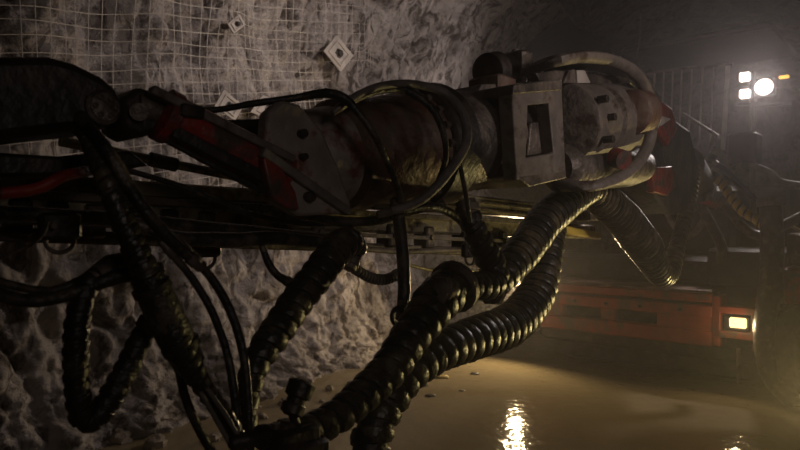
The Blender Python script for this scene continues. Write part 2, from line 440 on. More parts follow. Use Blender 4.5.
b = MB(); lath(b, [(352, 48), (360, 52), (385, 54), (410, 56), (414, 50)]); b.build('joint_drum', 'rust', boom, label='rusty red-brown drum')
b = MB(); lath(b, [(408, 54), (412, 61), (432, 61), (436, 52)]); fl = b.build('flange', 'dark', boom)
for k in range(20):
    a = 2 * math.pi * k / 20; d = side * math.cos(a) + upn * math.sin(a); r = RR(412, 54)
    b = MB(); c = AX(411) + d * r; b.cyl(c - AXD * .03, c + AXD * .0, .018, seg=6); b.build('bolt', 'steel', fl)
b = MB(); lath(b, [(432, 52), (440, 53), (462, 50), (464, 44), (470, 44), (472, 50), (486, 49), (488, 42)]); b.build('joint_drum', 'steel', boom)
b = MB(); lath(b, [(486, 41), (488, 46), (498, 46), (500, 39), (516, 38)]); b.build('seal_ring', 'dark', boom)
b = MB(); lath(b, [(514, 30), (560, 30), (562, 25), (566, 25)]); b.build('extension_tube', 'palesteel', boom)
# two-windowed bracket
def bpoly(pts, off): return [BP(x, y, off) for x, y in pts]
b = MB(); b.frame(bpoly([(512, 92), (562, 88), (566, 172), (517, 180)], .30), bpoly([(528, 105), (549, 103), (554, 153), (526, 158)], .30), -BN * .07)
b.build('window_bracket', 'palesteel', boom, bevel=.006, label='pale bracket plate with a tapered window')
b = MB(); b.prism(bpoly([(514, 84), (562, 79), (563, 90), (513, 94)], .31), -BN * .5); b.build('top_plate', 'steel', boom, bevel=.006)
b = MB(); b.prism(bpoly([(516, 176), (566, 170), (567, 178), (530, 187)], .30), -BN * .4); b.build('bottom_plate', 'steel', boom, bevel=.006)
b = MB(); b.prism(bpoly([(531, 122), (545, 121), (552, 152), (528, 156)], .24), -BN * .05); b.build('cheek', 'steel', boom, bevel=.008)
# big pale tube to the right with cap, and its lower mate
o3 = .14
def tube2(pxs, y0, y1, prof_, m, nm, off=o3, seg=32, lab=None):
    a = BP(pxs[0], y0, off); c = BP(pxs[1], y1, off); L_ = (c - a).length
    b = MB(); b.lathe(a, c, [(s * L_, r) for s, r in prof_], seg); return b.build(nm, m, boom, label=lab)
tube2((560, 636), 124, 119, [(0, .17), (.02, .205), (.30, .205), (.31, .19), (.34, .19), (.35, .21), (.62, .21), (.63, .185), (.9, .18), (1, .15)], 'palesteel', 'slewing_cylinder', lab='pale dust-covered slewing cylinder')
tube2((628, 641), 113, 112, [(0, .10), (.1, .125), (.9, .125), (1, .10)], 'rust', 'cylinder_cap', off=.3)
tube2((556, 640), 168, 166, [(0, .09), (.05, .125), (.8, .125), (1, .10)], 'steel', 'lower_cylinder')
b = MB(); b.cyl(BP(615, 158, .30), BP(624, 160, .36), .055, .05, 20); b.build('red_plug', 'red', boom, label='small round red plug')
for px, py in [(598, 100), (606, 118), (604, 140)]:
    b = MB(); c = BP(px, py, o3 + .19); b.cyl(c, c + BN * .05, .02, seg=6); b.build('bolt', 'dark', boom)
# top fittings
b = MB(); b.prism(bpoly([(478, 92), (482, 84), (540, 82), (640, 88), (641, 94), (560, 93), (500, 97)], .12), -BN * .22); b.build('top_rail', 'steel', boom, bevel=.006)
b = MB(); b.prism(bpoly([(536, 73), (556, 70), (620, 76), (636, 82), (600, 84), (540, 81)], .20), -BN * .05); b.build('guard_plate', 'steel', boom, bevel=.004)
b = MB(); b.prism(bpoly([(564, 83), (569, 70), (575, 69), (576, 83)], .22), -BN * .1); b.build('lug', 'palesteel', boom, bevel=.004)
b = MB(); b.prism(bpoly([(578, 83), (577, 70), (585, 70), (591, 83)], .22), -BN * .1); b.build('lug', 'concrete', boom, bevel=.004, label='bright bare metal lug')
mt = MB(); a = BP(486, 72, .05); c = BP(508, 70, .05); mt.lathe(a, c, [(0, .05), (.01, .085), (.08, .09), (.09, .07), ((c - a).length, .07)], 24)
mt = mt.build('hydraulic_motor', 'dark', boom)
b = MB(); b.box(BP(517, 68, .05), BD * .045, BN * .07, UP * .075, .014); b.build('port_block', 'steel', mt)
b = MB(); b.cyl(BP(515, 58, .05), BP(516, 51, .05), .03, .022, 12); b.cyl(BP(524, 82, .12), BP(527, 70, .12), .012, seg=8); b.build('fitting', 'palesteel', mt)
b = MB(); b.box(BP(492, 86, .05), BD * .07, BN * .09, UP * .035, .01); b.build('foot', 'rust', mt)
g = [(522, 76), (540, 66), (560, 60), (585, 57), (610, 60), (631, 70), (646, 88), (652, 112), (650, 138), (640, 160), (620, 177), (592, 186), (566, 184), (544, 176)]
pth = spline([(BP(x, y, .08 if i in (0, len(g) - 1) else .22 if i in (1, len(g) - 2) else .34), .033) for i, (x, y) in enumerate(g)], .04)
b = MB(); b.tube(pth, 10, 1.0, .8); b.build('hose_guard', 'palesteel', boom, label='curved tubular guard hoop')
g = [(548, 72), (580, 66), (608, 69), (628, 80), (640, 98), (643, 118)]
b = MB(); b.tube(spline([(BP(x, y, .10), .028) for x, y in g], .04), 10); b.build('hose_guard', 'dark', boom)
# link between boom tube and carrier
b = MB(); b.prism(bpoly([(640, 96), (664, 112), (690, 130), (700, 170), (692, 212), (668, 214), (652, 190), (640, 160)], 0.0), -BN * .30); b.build('boom_base', 'tyre', boom, bevel=.02)
b = MB(); b.prism(bpoly([(656, 98), (672, 108), (678, 128), (668, 146), (656, 128)], .05), -BN * .05); b.build('red_side_plate', 'red', boom, bevel=.006, label='bright red side plate')
b = MB(); b.prism(bpoly([(652, 168), (672, 166), (676, 186), (668, 196), (654, 192)], .05), -BN * .05); b.build('red_side_plate', 'red', boom, bevel=.006, label='red side plate')
b = MB(); b.prism(bpoly([(659, 115), (671, 119), (661, 126)], .10), -BN * .02); b.build('glint_or_reflector', 'concrete', boom, bevel=.002, label='small white triangle painted in as a highlight')  # bright highlight built as a pale plate
b = MB(); b.prism(bpoly([(646, 140), (656, 137), (655, 143), (648, 147)], .1), -BN * .02); b.build('glint_or_reflector', 'concrete', boom, bevel=.002)  # second highlight, likewise a pale plate
b = MB(); b.tube([(BP(684, 165, -.15), .16), (CP(700, 185, .5), .17), (CP(700, 205, 1.4), .18)], 20); b.build('boom_root', 'tyre', boom)
# pointed lug plate on the end housing and its pin
b = MB(); b.prism(bpoly([(268, 112), (283, 100), (300, 104), (322, 130), (340, 170), (352, 206), (345, 214), (300, 216), (272, 200), (262, 168)], .235), -BN * .05)
b.build('lug_plate', 'worn', boom, bevel=.01, label='pale worn lug plate of the end housing')
b = MB(); b.prism(bpoly([(263, 158), (270, 155), (284, 170), (296, 192), (300, 210), (288, 208), (272, 198)], .26), -BN * .03); b.build('red_edge_plate', 'red', boom, bevel=.006, label='red edge strip plate')
for px, py, r in [(299, 134, .013), (300, 157, .010), (306, 197, .016)]:
    b = MB(); c = BP(px, py, .23); b.cyl(c, c + BN * .03, r, seg=10); b.build('bolt', 'dark', boom)
b = MB(); bar(b, BP(262, 152, .25), BP(348, 212, .24), .012, .014); b.build('edge_strip', 'cable', boom)
# dark left arm with rounded knuckle
b = MB(); a = BP(-90, 98, .02); c = BP(82, 100, .02)
pr = [(-90, 124, .175), (20, 119, .158), (62, 116, .148), (92, 117, .115), (110, 118, .08), (119, 119, .04)]
b.prism(bpoly([(-90, 56), (50, 55), (76, 62), (104, 76), (117, 87), (125, 103), (120, 120), (106, 128), (60, 132), (-90, 152)], .16), -BN * .26); b.build('boom_arm', 'dark', boom, bevel=.035, label='black greasy boom arm with a sloping end')
b = MB(); c = BP(104, 107, .17); b.lathe(c - BN * .02, c + BN * .02, [(0, .042), (.02, .042), (.026, .034), (.03, .033)], 24); pin = b.build('pivot_pin', 'steel', boom)
for k in range(6):
    a_ = k * math.pi / 3; cc = c + BN * .008 + (BD * math.cos(a_) + UP * math.sin(a_)) * .024
    b = MB(); b.cyl(cc, cc + BN * .008, .007, seg=6); b.build('bolt', 'steel', pin)
b = MB(); b.prism(bpoly([(124, 98), (138, 86), (160, 92), (168, 104), (160, 132), (140, 138), (124, 128)], .16), -BN * .16); b.build('clevis', 'dark', boom, bevel=.015)
b = MB(); b.cyl(BP(139, 112, .14), BP(139, 112, .19), .022, seg=20); b.build('clevis_pin', 'steel', boom)
b = MB(); b.prism(bpoly([(168, 108), (215, 120), (268, 118), (262, 150), (200, 134)], .02), -BN * .1); b.build('arm_web', 'dark', boom, bevel=.01)
b = MB(); b.prism(bpoly([(-40, 150), (60, 156), (130, 150), (150, 166), (60, 176), (-40, 178)], .0), -BN * .14); b.build('arm_web', 'dark', boom, bevel=.01)
# red cylinder (top-level: bolted between clevis and lug)
cy = thing('hydraulic_cylinder', 'worn red hydraulic cylinder slanting down to the pale end housing', 'hydraulic cylinder', BP(210, 140, .14))
a, c = BP(158, 112, .15), BP(284, 176, .17); L_ = (c - a).length
b = MB(); b.lathe(a, c, [(0, .05), (.01, .072), (.04, .072), (.045, .066), (L_ * .86, .07), (L_ * .865, .078), (L_ * .97, .078), (L_, .06)], 28); b.build('barrel', 'red', cy, label='barrel with chipped red paint')
b = MB(); b.cyl(BP(136, 106, .15), a, .032, seg=16); b.build('rod', 'steel', cy)
b = MB(); bar(b, BP(150, 90, .20), BP(292, 160, .23), .02, .012); b.build('guide_strip', 'palesteel', cy, label='dusty grey strip along the top')
b = MB(); bar(b, BP(160, 136, .16), BP(262, 192, .18), .010, .008); b.build('oil_pipe', 'dark', cy)
b = MB(); bar(b, BP(172, 131, .20), BP(276, 184, .22), .012, .016); b.build('dark_strip', 'dark', cy)  # dark bar along the lower front of the barrel
b = MB(); b.box(BP(190, 112, .21), BD * .035, BN * .02, UP * .018, .005); b.build('port_block', 'dark', cy)

# ------------------------------------------------------------------ hoses
def hose(name, label, pts, kind='plain', m='rubber', pitch=.05, cat='hose', group=None, core=None, collar=True, seg=12, off=0, thick=.21):
    """pts: (px, py, off, width in px)"""
    W = []
    for x, y, o_, w in pts:
        p = BP(x, y, o_ + off); W.append((p, w / 2 * p.y / F))
    path = spline(W, .015 if kind == 'spiral' else .03)
    path = [(p + V((noise.noise(p * 6), noise.noise(p * 6 + V((9, 0, 0))), noise.noise(p * 6 + V((0, 7, 0))))) * min(.006, r * .25), r) for p, r in path]
    if kind == 'plain' and not collar:
        b = MB(); b.tube(path, seg); return tag(b.build(name, m), label, cat, group)
    mid = path[len(path) // 2][0]
    t = thing(name, label, cat, mid, group)
    if kind == 'spiral':
        b = MB(); b.tube([(p, r * .84) for p, r in path], 14); b.build('hose_core', core or 'rubber', t)
        b = MB(); b.helix([(p, r * .83) for p, r in path], pitch, thick=thick); b.build('spiral_guard', m, t)
    else:
        b = MB(); b.tube(path, seg); b.build('hose_core', m, t)
    if collar:
        for e, s_ in ((0, 1), (-1, -1)):
            p, r = path[e]; q = path[e + s_ * 2][0]; d = (q - p).normalized()
            b = MB(); b.lathe(p - d * .03, p + d * .2, [(0, r * .7), (.005, r * 1.05), (.02, r * 1.05), (.024, r * 1.22), (.05, r * 1.22), (.054, r * 1.02), (.07, r * 1.02)], 6 if e else 16); b.build('end_fitting', 'steel', t)
    return t
# cables looping over the boom
hose('hydraulic_hose', 'thin dark hose arching along the boom top, then down over the rusty drum',
     [(160, 100, .10, 6), (205, 110, .14, 6), (255, 103, .16, 7), (300, 97, .20, 8), (326, 93, .26, 10), (344, 98, .30, 10), (360, 114, .33, 8), (376, 138, .35, 7), (390, 168, .33, 7), (402, 200, .25, 7)])
hose('hydraulic_hose', 'grey dusty hose making the big outer loop over the rotary drum',
     [(340, 108, .26, 7), (358, 95, .28, 8), (384, 85, .26, 8), (414, 84, .26, 8), (444, 93, .30, 9), (463, 115, .36, 10), (467, 138, .38, 10), (458, 160, .38, 10), (438, 185, .36, 10), (414, 204, .32, 9), (385, 213, .28, 8)], m='cable')
hose('hydraulic_hose', 'black hose inside the big loop, hugging the drum',
     [(352, 100, .22, 8), (378, 90, .22, 9), (405, 90, .24, 9), (430, 106, .29, 8), (443, 132, .33, 7), (446, 158, .31, 6), (436, 188, .27, 6)])
hose('cable', 'thin dark cable hanging straight down from the big loop to the coiled hose',
     [(456, 145, .37, 4), (461, 170, .37, 5), (466, 195, .36, 5), (470, 222, .34, 5)], collar=False, cat='cable')
# spiral guarded bundles
hose('spiral_hose', 'short thick spiral-wrapped hose curling under the boom to the left of the water view',
     [(468, 208, .28, 20), (474, 228, .30, 25), (484, 250, .31, 28), (494, 270, .32, 30), (490, 284, .34, 30), (466, 286, .36, 26), (440, 292, .38, 26)], 'spiral', 'wrap', .052)
hose('spiral_hose', 'thick spiral-wrapped hose slanting down from the boom head to the middle coil',
     [(592, 188, .02, 26), (572, 198, .05, 34), (548, 218, .10, 36), (528, 244, .16, 36), (508, 268, .22, 34), (492, 290, .26, 28)], 'spiral', 'wrap', .062)
hose('spiral_hose', 'thickest spiral-wrapped hose running from the boom down to the clamp at the bottom',
     [(455, 286, .32, 44), (436, 302, .34, 46), (414, 332, .36, 40), (388, 368, .38, 38), (358, 400, .40, 36), (324, 424, .42, 34), (285, 436, .44, 30)], 'spiral', 'wrap', .058)
hose('spiral_hose', 'spiral-wrapped hose sweeping from behind the yellow bar down past the water to the bottom edge',
     [(556, 226, -.02, 22), (546, 262, .02, 30), (534, 298, .06, 38), (508, 326, .12, 42), (470, 340, .18, 42), (430, 356, .22, 40), (398, 384, .25, 40), (378, 420, .27, 42), (368, 460, .28, 42)], 'spiral', 'wrap', .066, collar=False)
hose('spiral_hose', 'spiral-wrapped hose hanging in a sharp V in front of the orange carrier',
     [(586, 186, .0, 26), (604, 200, .0, 34), (626, 222, .0, 36), (645, 248, .0, 34), (656, 268, 0, 26), (664, 276, .0, 22), (672, 266, .0, 18), (679, 240, .0, 15), (688, 205, -.03, 14), (694, 170, -.05, 14)], 'spiral', 'wrap', .045)
hose('spiral_hose', 'spiral-wrapped hose crossing the pale rock wall left of the vertical tube',
     [(352, 262, .10, 14), (356, 248, .10, 24), (345, 242, .12, 32), (330, 258, .14, 34), (312, 282, .16, 34), (292, 308, .18, 34), (272, 336, .20, 34), (256, 364, .22, 30), (248, 398, .26, 24), (244, 440, .3, 22)], 'spiral', 'wrap', .05)
hose('spiral_hose', 'thin ringed flexible conduit sagging in front of the pale rock',
     [(346, 262, .05, 10), (358, 271, .05, 11), (372, 278, .05, 11), (386, 279, .05, 11), (398, 274, .05, 10)], 'spiral', 'cable', .016, cat='conduit')
v = hose('vertical_tube', 'straight black tube standing upright under the rotary drum', [(398, 205, .22, 13), (402, 250, .22, 13), (404, 290, .22, 13), (402, 312, .24, 12)], cat='tube')
b = MB(); c = BP(398, 316, .26)
b.tube([(c + (BD * math.cos(a) + UP * math.sin(a)) * .028, .009) for a in [k * math.pi / 10 for k in range(21)]], 8); b.build('hook_ring', 'dark', v)
hose('cable', 'thin hose hooked from the feed beam down to the spiral hose over the rock',
     [(262, 246, .05, 6), (268, 262, .07, 8), (278, 276, .10, 8), (292, 284, .14, 9)], cat='cable')
# left hoses
hose('hydraulic_hose', 'big sleeved hose bundle running from the upper left down to the bottom clamp',
     [(80, 124, .12, 18), (92, 148, .24, 22), (112, 194, .30, 24), (134, 246, .32, 28), (156, 296, .34, 31), (176, 338, .36, 31), (190, 366, .37, 27), (206, 392, .38, 20), (226, 420, .39, 20), (244, 456, .40, 20)], 'spiral', 'wrap', .028, thick=.14)
for i, (dx, w) in enumerate(((0, 34), (21, 36), (42, 32))):
    pass
hose('hydraulic_hose', 'black hose hanging in a deep U against the rubble at far left',
     [(104, 272, .20, 18), (88, 282, .21, 24), (78, 310, .22, 26), (75, 350, .22, 27), (77, 392, .22, 27), (86, 420, .22, 28), (103, 410, .22, 28), (122, 378, .22, 27), (140, 342, .22, 26), (152, 322, .24, 20)], m='rubber', kind='spiral', pitch=.03, thick=.12)
hose('hydraulic_hose', 'lower of the two black hoses entering level from the left edge',
     [(-20, 290, .22, 15), (20, 300, .22, 14), (55, 298, .22, 13), (88, 286, .22, 14), (120, 275, .22, 18), (150, 272, .22, 18)])
hose('hydraulic_hose', 'upper of the two black hoses entering level from the left edge',
     [(-20, 276, .16, 9), (15, 286, .16, 9), (50, 291, .16, 9), (84, 280, .16, 12), (108, 266, .16, 22), (134, 262, .16, 20)])
hose('cable', 'thin black cable curving down to the left edge over the pale rock',
     [(48, 222, .1, 3), (44, 234, .1, 3), (30, 246, .1, 3), (12, 253, .1, 3.5), (-12, 264, .1, 3.5)], collar=False, cat='cable')
hose('hydraulic_hose', 'left of the two slim hoses dropping side by side to the bottom',
     [(168, 250, .30, 8), (192, 278, .30, 8), (212, 312, .31, 8), (226, 350, .32, 8), (234, 390, .34, 9), (240, 452, .36, 9)])
hose('hydraulic_hose', 'right of the two slim hoses dropping side by side to the bottom, pale edged',
     [(182, 246, .30, 9), (210, 276, .30, 9), (230, 310, .31, 9), (243, 352, .33, 9), (248, 396, .35, 9), (249, 452, .37, 9)])
hose('hydraulic_hose', 'thin black hose curving away below the big sleeved bundle to the bottom edge',
     [(178, 362, .30, 9), (184, 392, .30, 9), (194, 420, .31, 9), (214, 456, .33, 9)])
hose('hydraulic_hose', 'dark hose slanting in front of the left arm down to the slim hoses',
     [(76, 110, .10, 14), (88, 128, .22, 14), (108, 154, .30, 14), (136, 198, .31, 14), (166, 236, .31, 13), (196, 262, .30, 12)])
hose('hydraulic_hose', 'bluish black hose beside the dark slanting hose',
     [(88, 126, .10, 9), (104, 148, .22, 9), (130, 186, .24, 9), (156, 222, .24, 9), (188, 250, .24, 8)])
hose('hydraulic_hose', 'bright red hose at the left edge under the black arm',
     [(-20, 196, .16, 12), (18, 192, .16, 12), (42, 187, .16, 12), (62, 176, .16, 12), (84, 172, .10, 10)], m='redhose')
hose('hydraulic_hose', 'black hose along the top of the feed beam at the left',
     [(-20, 212, -.1, 16), (60, 216, -.1, 16), (150, 222, -.1, 14), (250, 232, -.1, 14), (330, 240, -.1, 12)])
hose('hydraulic_hose', 'thin pale-edged hose lying across the feed beam under the red cylinder',
     [(120, 168, .0, 6), (180, 186, .0, 6), (250, 214, .02, 6), (320, 224, .04, 6), (390, 216, .06, 6), (440, 206, .08, 6)])
hose('hydraulic_hose', 'black hose looped under the end housing above the feed beam',
     [(300, 214, .1, 9), (340, 222, .12, 10), (380, 220, .16, 10), (420, 206, .2, 9), (452, 214, .2, 9), (470, 232, .2, 9)])
hose('hydraulic_hose', 'black hose under the beam between the spiral hose and the left bundle',
     [(140, 226, .05, 12), (180, 238, .06, 14), (230, 240, .06, 16), (280, 238, .06, 14), (336, 244, .06, 12)])
# pale strands at the foot of the big bundle
st = [[(206, 388, .42, 5), (222, 410, .43, 5), (238, 436, .44, 5), (248, 458, .44, 5)], [(200, 392, .41, 5), (214, 416, .42, 5), (230, 444, .43, 5), (238, 460, .43, 5)]]
hose('hose_strand', 'upper pale strand emerging from the big sleeved bundle', st[0], m='cable', collar=False, cat='hose')
hose('hose_strand', 'lower pale strand emerging from the big sleeved bundle', st[1], m='cable', collar=False, cat='hose')
# sleeve on the bundle and the small brackets
t = thing('rubber_sleeve', 'wide black rubber sleeve strapped round the big left hose bundle', 'sleeve', BP(172, 330, .36))
pp = [(146, 276, 32), (156, 296, 36), (174, 334, 37), (190, 364, 31)]
b = MB(); b.tube(spline([(BP(x, y, .345), w / 2 * BP(x, y, .345).y / F) for x, y, w in pp], .03), 18); b.build('sleeve', 'rubber', t)
for x, y, w in ((152, 288, 39), (181, 346, 39)):
    p = BP(x, y, .345); d = (BP(190, 364, .345) - BP(140, 262, .345)).normalized()
    b = MB(); b.cyl(p - d * .008, p + d * .008, w / 2 * p.y / F, seg=20); b.build('strap', 'dark', t)
# bottom clamp with elbow fitting
t = thing('hose_clamp', 'black bolted hose clamp block at the bottom where the hoses meet', 'clamp', BP(290, 440, .44))
b = MB(); b.box(BP(290, 438, .44), BD * .065, BN * .05, UP * .035, .01); b.box(BP(300, 456, .44), BD * .055, BN * .06, UP * .05, .01); b.build('block', 'dark', t)
for x in (276, 304):
    b = MB(); b.cyl(BP(x, 430, .44), BP(x, 423, .44), .012, seg=6); b.build('bolt', 'steel', t)
b = MB(); b.lathe(BP(266, 436, .44), BP(228, 444, .44), [(0, .03), (.02, .03), (.03, .02), (.09, .02), (.1, .012)], 14); b.build('side_pipe', 'dark', t)
t = thing('elbow_fitting', 'small dark angled valve fitting standing on the bottom clamp', 'fitting', BP(293, 424, .46))
b = MB(); b.cyl(BP(297, 428, .46), BP(293, 414, .46), .013, seg=12); b.build('stem', 'dark', t)
b = MB(); a, c = BP(290, 416, .46), BP(299, 392, .46); b.lathe(a, c, [(0, .016), (.008, .03), (.03, .03), (.034, .024), (.045, .024), (.05, .034), (.085, .036), (.092, .022)], 16); b.build('cap', 'dark', t)
# brackets hanging from the beam
for x, y, lb in ((60, 226, 'dark hose bracket under the feed beam near the left edge'), (205, 246, 'dark hose bracket under the feed beam above the slim hoses'),
                 (470, 250, 'dark hose bracket under the feed beam behind the middle coil')):
    c = BP(x, y, -.05); t = thing('hose_bracket', lb, 'bracket', c)
    b = MB(); b.box(c, BD * .05, BN * .02, UP * .035, .008); b.build('plate', 'dark', t)
    b = MB(); b.cyl(c - BD * .03, c - BD * .03 + BN * .05, .008, seg=6); b.build('bolt', 'steel', t)
    b = MB(); b.tube([(c + UP * -.04 + (BD * math.cos(a) * .035 + UP * math.sin(a) * .03), .006) for a in [k * math.pi / 8 for k in range(17)]], 8); b.build('ring', 'steel', t)

# ------------------------------------------------------------------ carrier
car = thing('drill_rig_carrier', 'orange-red drill rig carrier with lit headlight, parked in the muddy water', 'vehicle', (CP(640, 380, 0).xy.to_3d()))
def fs(px): # point on the front line at an image column, z=0
    p = CP(px, 300, 0); return V((p.x, p.y, 0))
def cbox(mb, px0, px1, y0, y1, back, depth, bev=.01):
    """block whose front face spans image columns px0..px1 (rows y0..y1 taken at px0), set back from the front line"""
    a = CP(px0, y0, back); c = CP(px1, y0, back); z1 = a.z; z0 = CP(px0, y1, back).z
    ce = (a + c) / 2; ce.z = (z0 + z1) / 2; ce = ce - FN * depth / 2
    hw = V((c.x - a.x, c.y - a.y, 0)) / 2
    return mb.box(ce, hw, FN * depth / 2, UP * (z1 - z0) / 2, bev)
# bumper with real slots: upper band, lower band, posts between
def zb(z): return z
s0, s1 = fs(520), fs(712)
def band(mb, a, c, z0, z1, back, depth, bev=.012):
    ce = (a + c) / 2 - FN * (back + depth / 2); ce.z = (z0 + z1) / 2
    return mb.box(ce, (c - a) / 2, FN * depth / 2, UP * (z1 - z0) / 2, bev)
bm = MB(); band(bm, s0, s1, .90, .99, -.03, .3); band(bm, s0, s1, .74, .865, 0, .3); band(bm, s0, s1, .44, .60, 0, .3)
for xa, xb in ((520, 562), (600, 614), (656, 712)):
    band(bm, fs(xa), fs(xb), .60, .74, .02, .26, .005)
band(bm, s0, s1, .44, .98, .24, .1)
bum = bm.build('bumper', 'orange', car, label='mud-stained orange-red front bumper')
b = MB(); band(b, fs(562), fs(600), .605, .735, .12, .02, .003); b.build('slot_plate', 'dark', bum)
b = MB(); band(b, fs(614), fs(656), .605, .735, .12, .02, .003); b.build('slot_plate', 'dark', bum)
for x in (552, 575, 606, 640, 680):
    c = fs(x) + UP * .80; b = MB(); b.cyl(c, c + FN * .02, .018, seg=6); b.build('bolt', 'dark', bum)
b = MB(); band(b, fs(520), fs(712), .985, 1.03, -.02, .5); b.build('bumper_step', 'rust', car)
b = MB(); band(b, fs(535), fs(760), 1.04, 1.35, .35, 1.2, .05); b.build('front_housing', 'dark', car)
b = MB(); band(b, fs(600), fs(715), 1.35, 2.15, .8, 1.2, .06); b.build('engine_cover', 'dark', car)
b = MB(); band(b, fs(530), fs(770), .25, .44, .25, 3, .04); b.build('chassis', 'dark', car)
b = MB(); band(b, fs(545), fs(745), .06, .26, .35, 1.6, .03); b.build('shade_skirt', 'tyre', car)  # dark skirt added to keep the area under the carrier in shade
# headlight recess
def headlight(pxc, par, lit_label):
    c = fs(pxc) + UP * (.70 if pxc > 600 else .96)
    b = MB(); o = [c + FR * x + UP * z for x, z in ((-.2, -.15), (.2, -.15), (.2, .17), (-.2, .17))]; i = [c + FR * x + UP * z for x, z in ((-.14, -.08), (.14, -.08), (.14, .1), (-.14, .1))]
    b.frame(o, i, -FN * .22); bz = b.build('headlight_housing', 'orange', par, bevel=.006)
    b = MB(); cc = c - FN * .10; b.box(cc, FR * .12, FN * .05, UP * .075, .01); b.build('glint_or_reflector', 'glass', bz)
    b = MB(); cc = c + FR * .02 - FN * .035 + UP * .01; b.box(cc, FR * .078, FN * .012, UP * .052, .016); b.build('lens', M['lens'], bz, label=lit_label)
    return c + FR * .02
M['lens'] = emit('lit yellow lens', (1.0, .74, .36), 1.5)
M['lensw'] = emit('lit white lens', (1.0, .84, .78), 2.2)
M['amber'] = emit('amber lamp', (1.0, .5, .08), 1.6)
hR = headlight(735, car, 'glowing yellow headlight lens')
hL = headlight(516, car, 'glowing yellow headlight lens')
b = MB(); band(b, fs(712), fs(720), .45, .97, 0, .3); band(b, fs(752), fs(775), .45, .97, .1, .3); b.build('corner_post', 'orange', car)
# cab with guard bars
b = MB(); band(b, fs(640), fs(756), 1.3, 2.2, 1.9, 1.6, .05); b.build('cab', 'dark', car)
p0, p1 = CP(640, 75, 1.7), CP(733, 66, 1.7)
gr = MB(); gr.tube([(CP(640, 74, 1.7), .022), (CP(690, 68, 1.7), .022), (CP(733, 64, 1.7), .022)], 8); gr = gr.build('guard_frame', 'steel', car)
for i, (xt, xb_) in enumerate(((655, 651), (664, 661), (673, 670), (682, 679), (692, 688), (703, 699), (714, 710))):
    b = MB(); b.cyl(CP(xt, 72 - i * .8, 1.7), CP(xb_, 145, 1.7), .012, seg=8); b.build('guard_bar', 'bar', gr)
b = MB(); b.cyl(CP(728, 66, 1.7), CP(723, 150, 1.7), .028, seg=10); b.build('guard_post', 'concrete', gr, label='pale corner post')
zr = CP(700, 60, 2.0).z
b = MB(); band(b, fs(560) , fs(735), zr + .25, zr + .33, 1.9, 1.8, .03); b.build('canopy_roof', 'dark', car)
# lamp mast with work lights
mast = MB(); mast.cyl(CP(753, 220, 1.5), CP(753, 72, 1.5), .035, seg=12); bar(mast, CP(738, 105, 1.5), CP(792, 104, 1.5), .02, .02); mast = mast.build('lamp_mast', 'dark', car)
lamps = []
for px, py, hw, hh in ((745, 77, .060, .055), (745, 94, .060, .055), (764, 87, .098, .098)):
    c = CP(px, py, 1.42); b = MB(); b.box(c - FN * .05, FR * hw * 1.15, FN * .045, UP * hh * 1.15, .02); h = b.build('work_lamp', 'glass', car, label='square work lamp' if hw < .08 else 'large round work lamp')
    b = MB()
    if hw < .08: b.box(c + FN * .004, FR * hw, FN * .01, UP * hh, .02)
    else: b.lathe(c - FN * .006, c + FN * .02, [(0, hw * .9), (.004, hw), (.012, hw), (.02, hw * .85)], 24)
    b.build('lens', M['lensw'], h, label='glaring white lens')
    lamps.append(c + FN * .05)
c = CP(784, 77, 1.5); b = MB(); b.box(c, FR * .05, FN * .03, UP * .015, .006); b.build('marker_lamp', M['amber'], car, label='small amber marker lamp')
# valve box and rail on the right
b = MB(); band(b, fs(722), fs(752), CP(738, 166, .3).z, CP(738, 134, .3).z, .2, .3, .02); b.build('valve_box', 'dark', car)
b = MB(); bar(b, CP(682, 113, .2), CP(718, 136, .2), .015, .015); bar(b, CP(714, 134, .2), CP(708, 150, .2), .012, .012); b.build('handrail', 'palesteel', car)
b = MB(); band(b, fs(700), fs(800), 1.05, 1.45, .25, 1.0, .03); b.build('side_housing', 'dark', car)
b = MB(); band(b, fs(786), fs(815), .95, 1.3, -.15, .5, .02); b.build('tool_box', 'red', car, label='red box at the right edge')
b = MB(); band(b, fs(788), fs(815), 1.32, 1.62, -.1, .4, .02); b.build('pale_panel', 'steel', car)
# steered wheel at right
wc = P(822, 352, 6.0); ax = (V((-.25, -.97, 0))).normalized()
wh = MB(); wh.lathe(wc + ax * .16, wc - ax * .3, [(0, .26), (.01, .30), (.0, .44), (.05, .53), (.15, .56), (.27, .53), (.32, .44), (.32, .26)], 40)
for k in range(22):
    a = 2 * math.pi * k / 22; up_ = UP; rt = ax.cross(UP).normalized(); d = rt * math.cos(a) + UP * math.sin(a); tn = rt * -math.sin(a) + UP * math.cos(a)
    wh.box(wc + d * .565, ax * .12, d * .02, tn * .035, .004)
wh = wh.build('wheel', 'tyre', car)
b = MB(); b.lathe(wc + ax * .17, wc - ax * .1, [(0, .08), (.02, .11), (.04, .12), (.05, .24), (.03, .27), (.1, .27)], 30); b.build('rim', 'palesteel', wh)
wc2 = fs(540) - FN * 1.1 + UP * .5
wl = MB(); wl.lathe(wc2 - FR * .1, wc2 + FR * .3, [(0, .26), (.0, .44), (.05, .53), (.15, .55), (.27, .53), (.32, .44), (.32, .26)], 32); wl.build('wheel', 'tyre', car)
b = MB(); b.cyl(fs(739) + UP * .46 + FN * .02, fs(739) + UP * .12 + FN * .02, .02, seg=8); b.build('support_stub', 'palesteel', car)
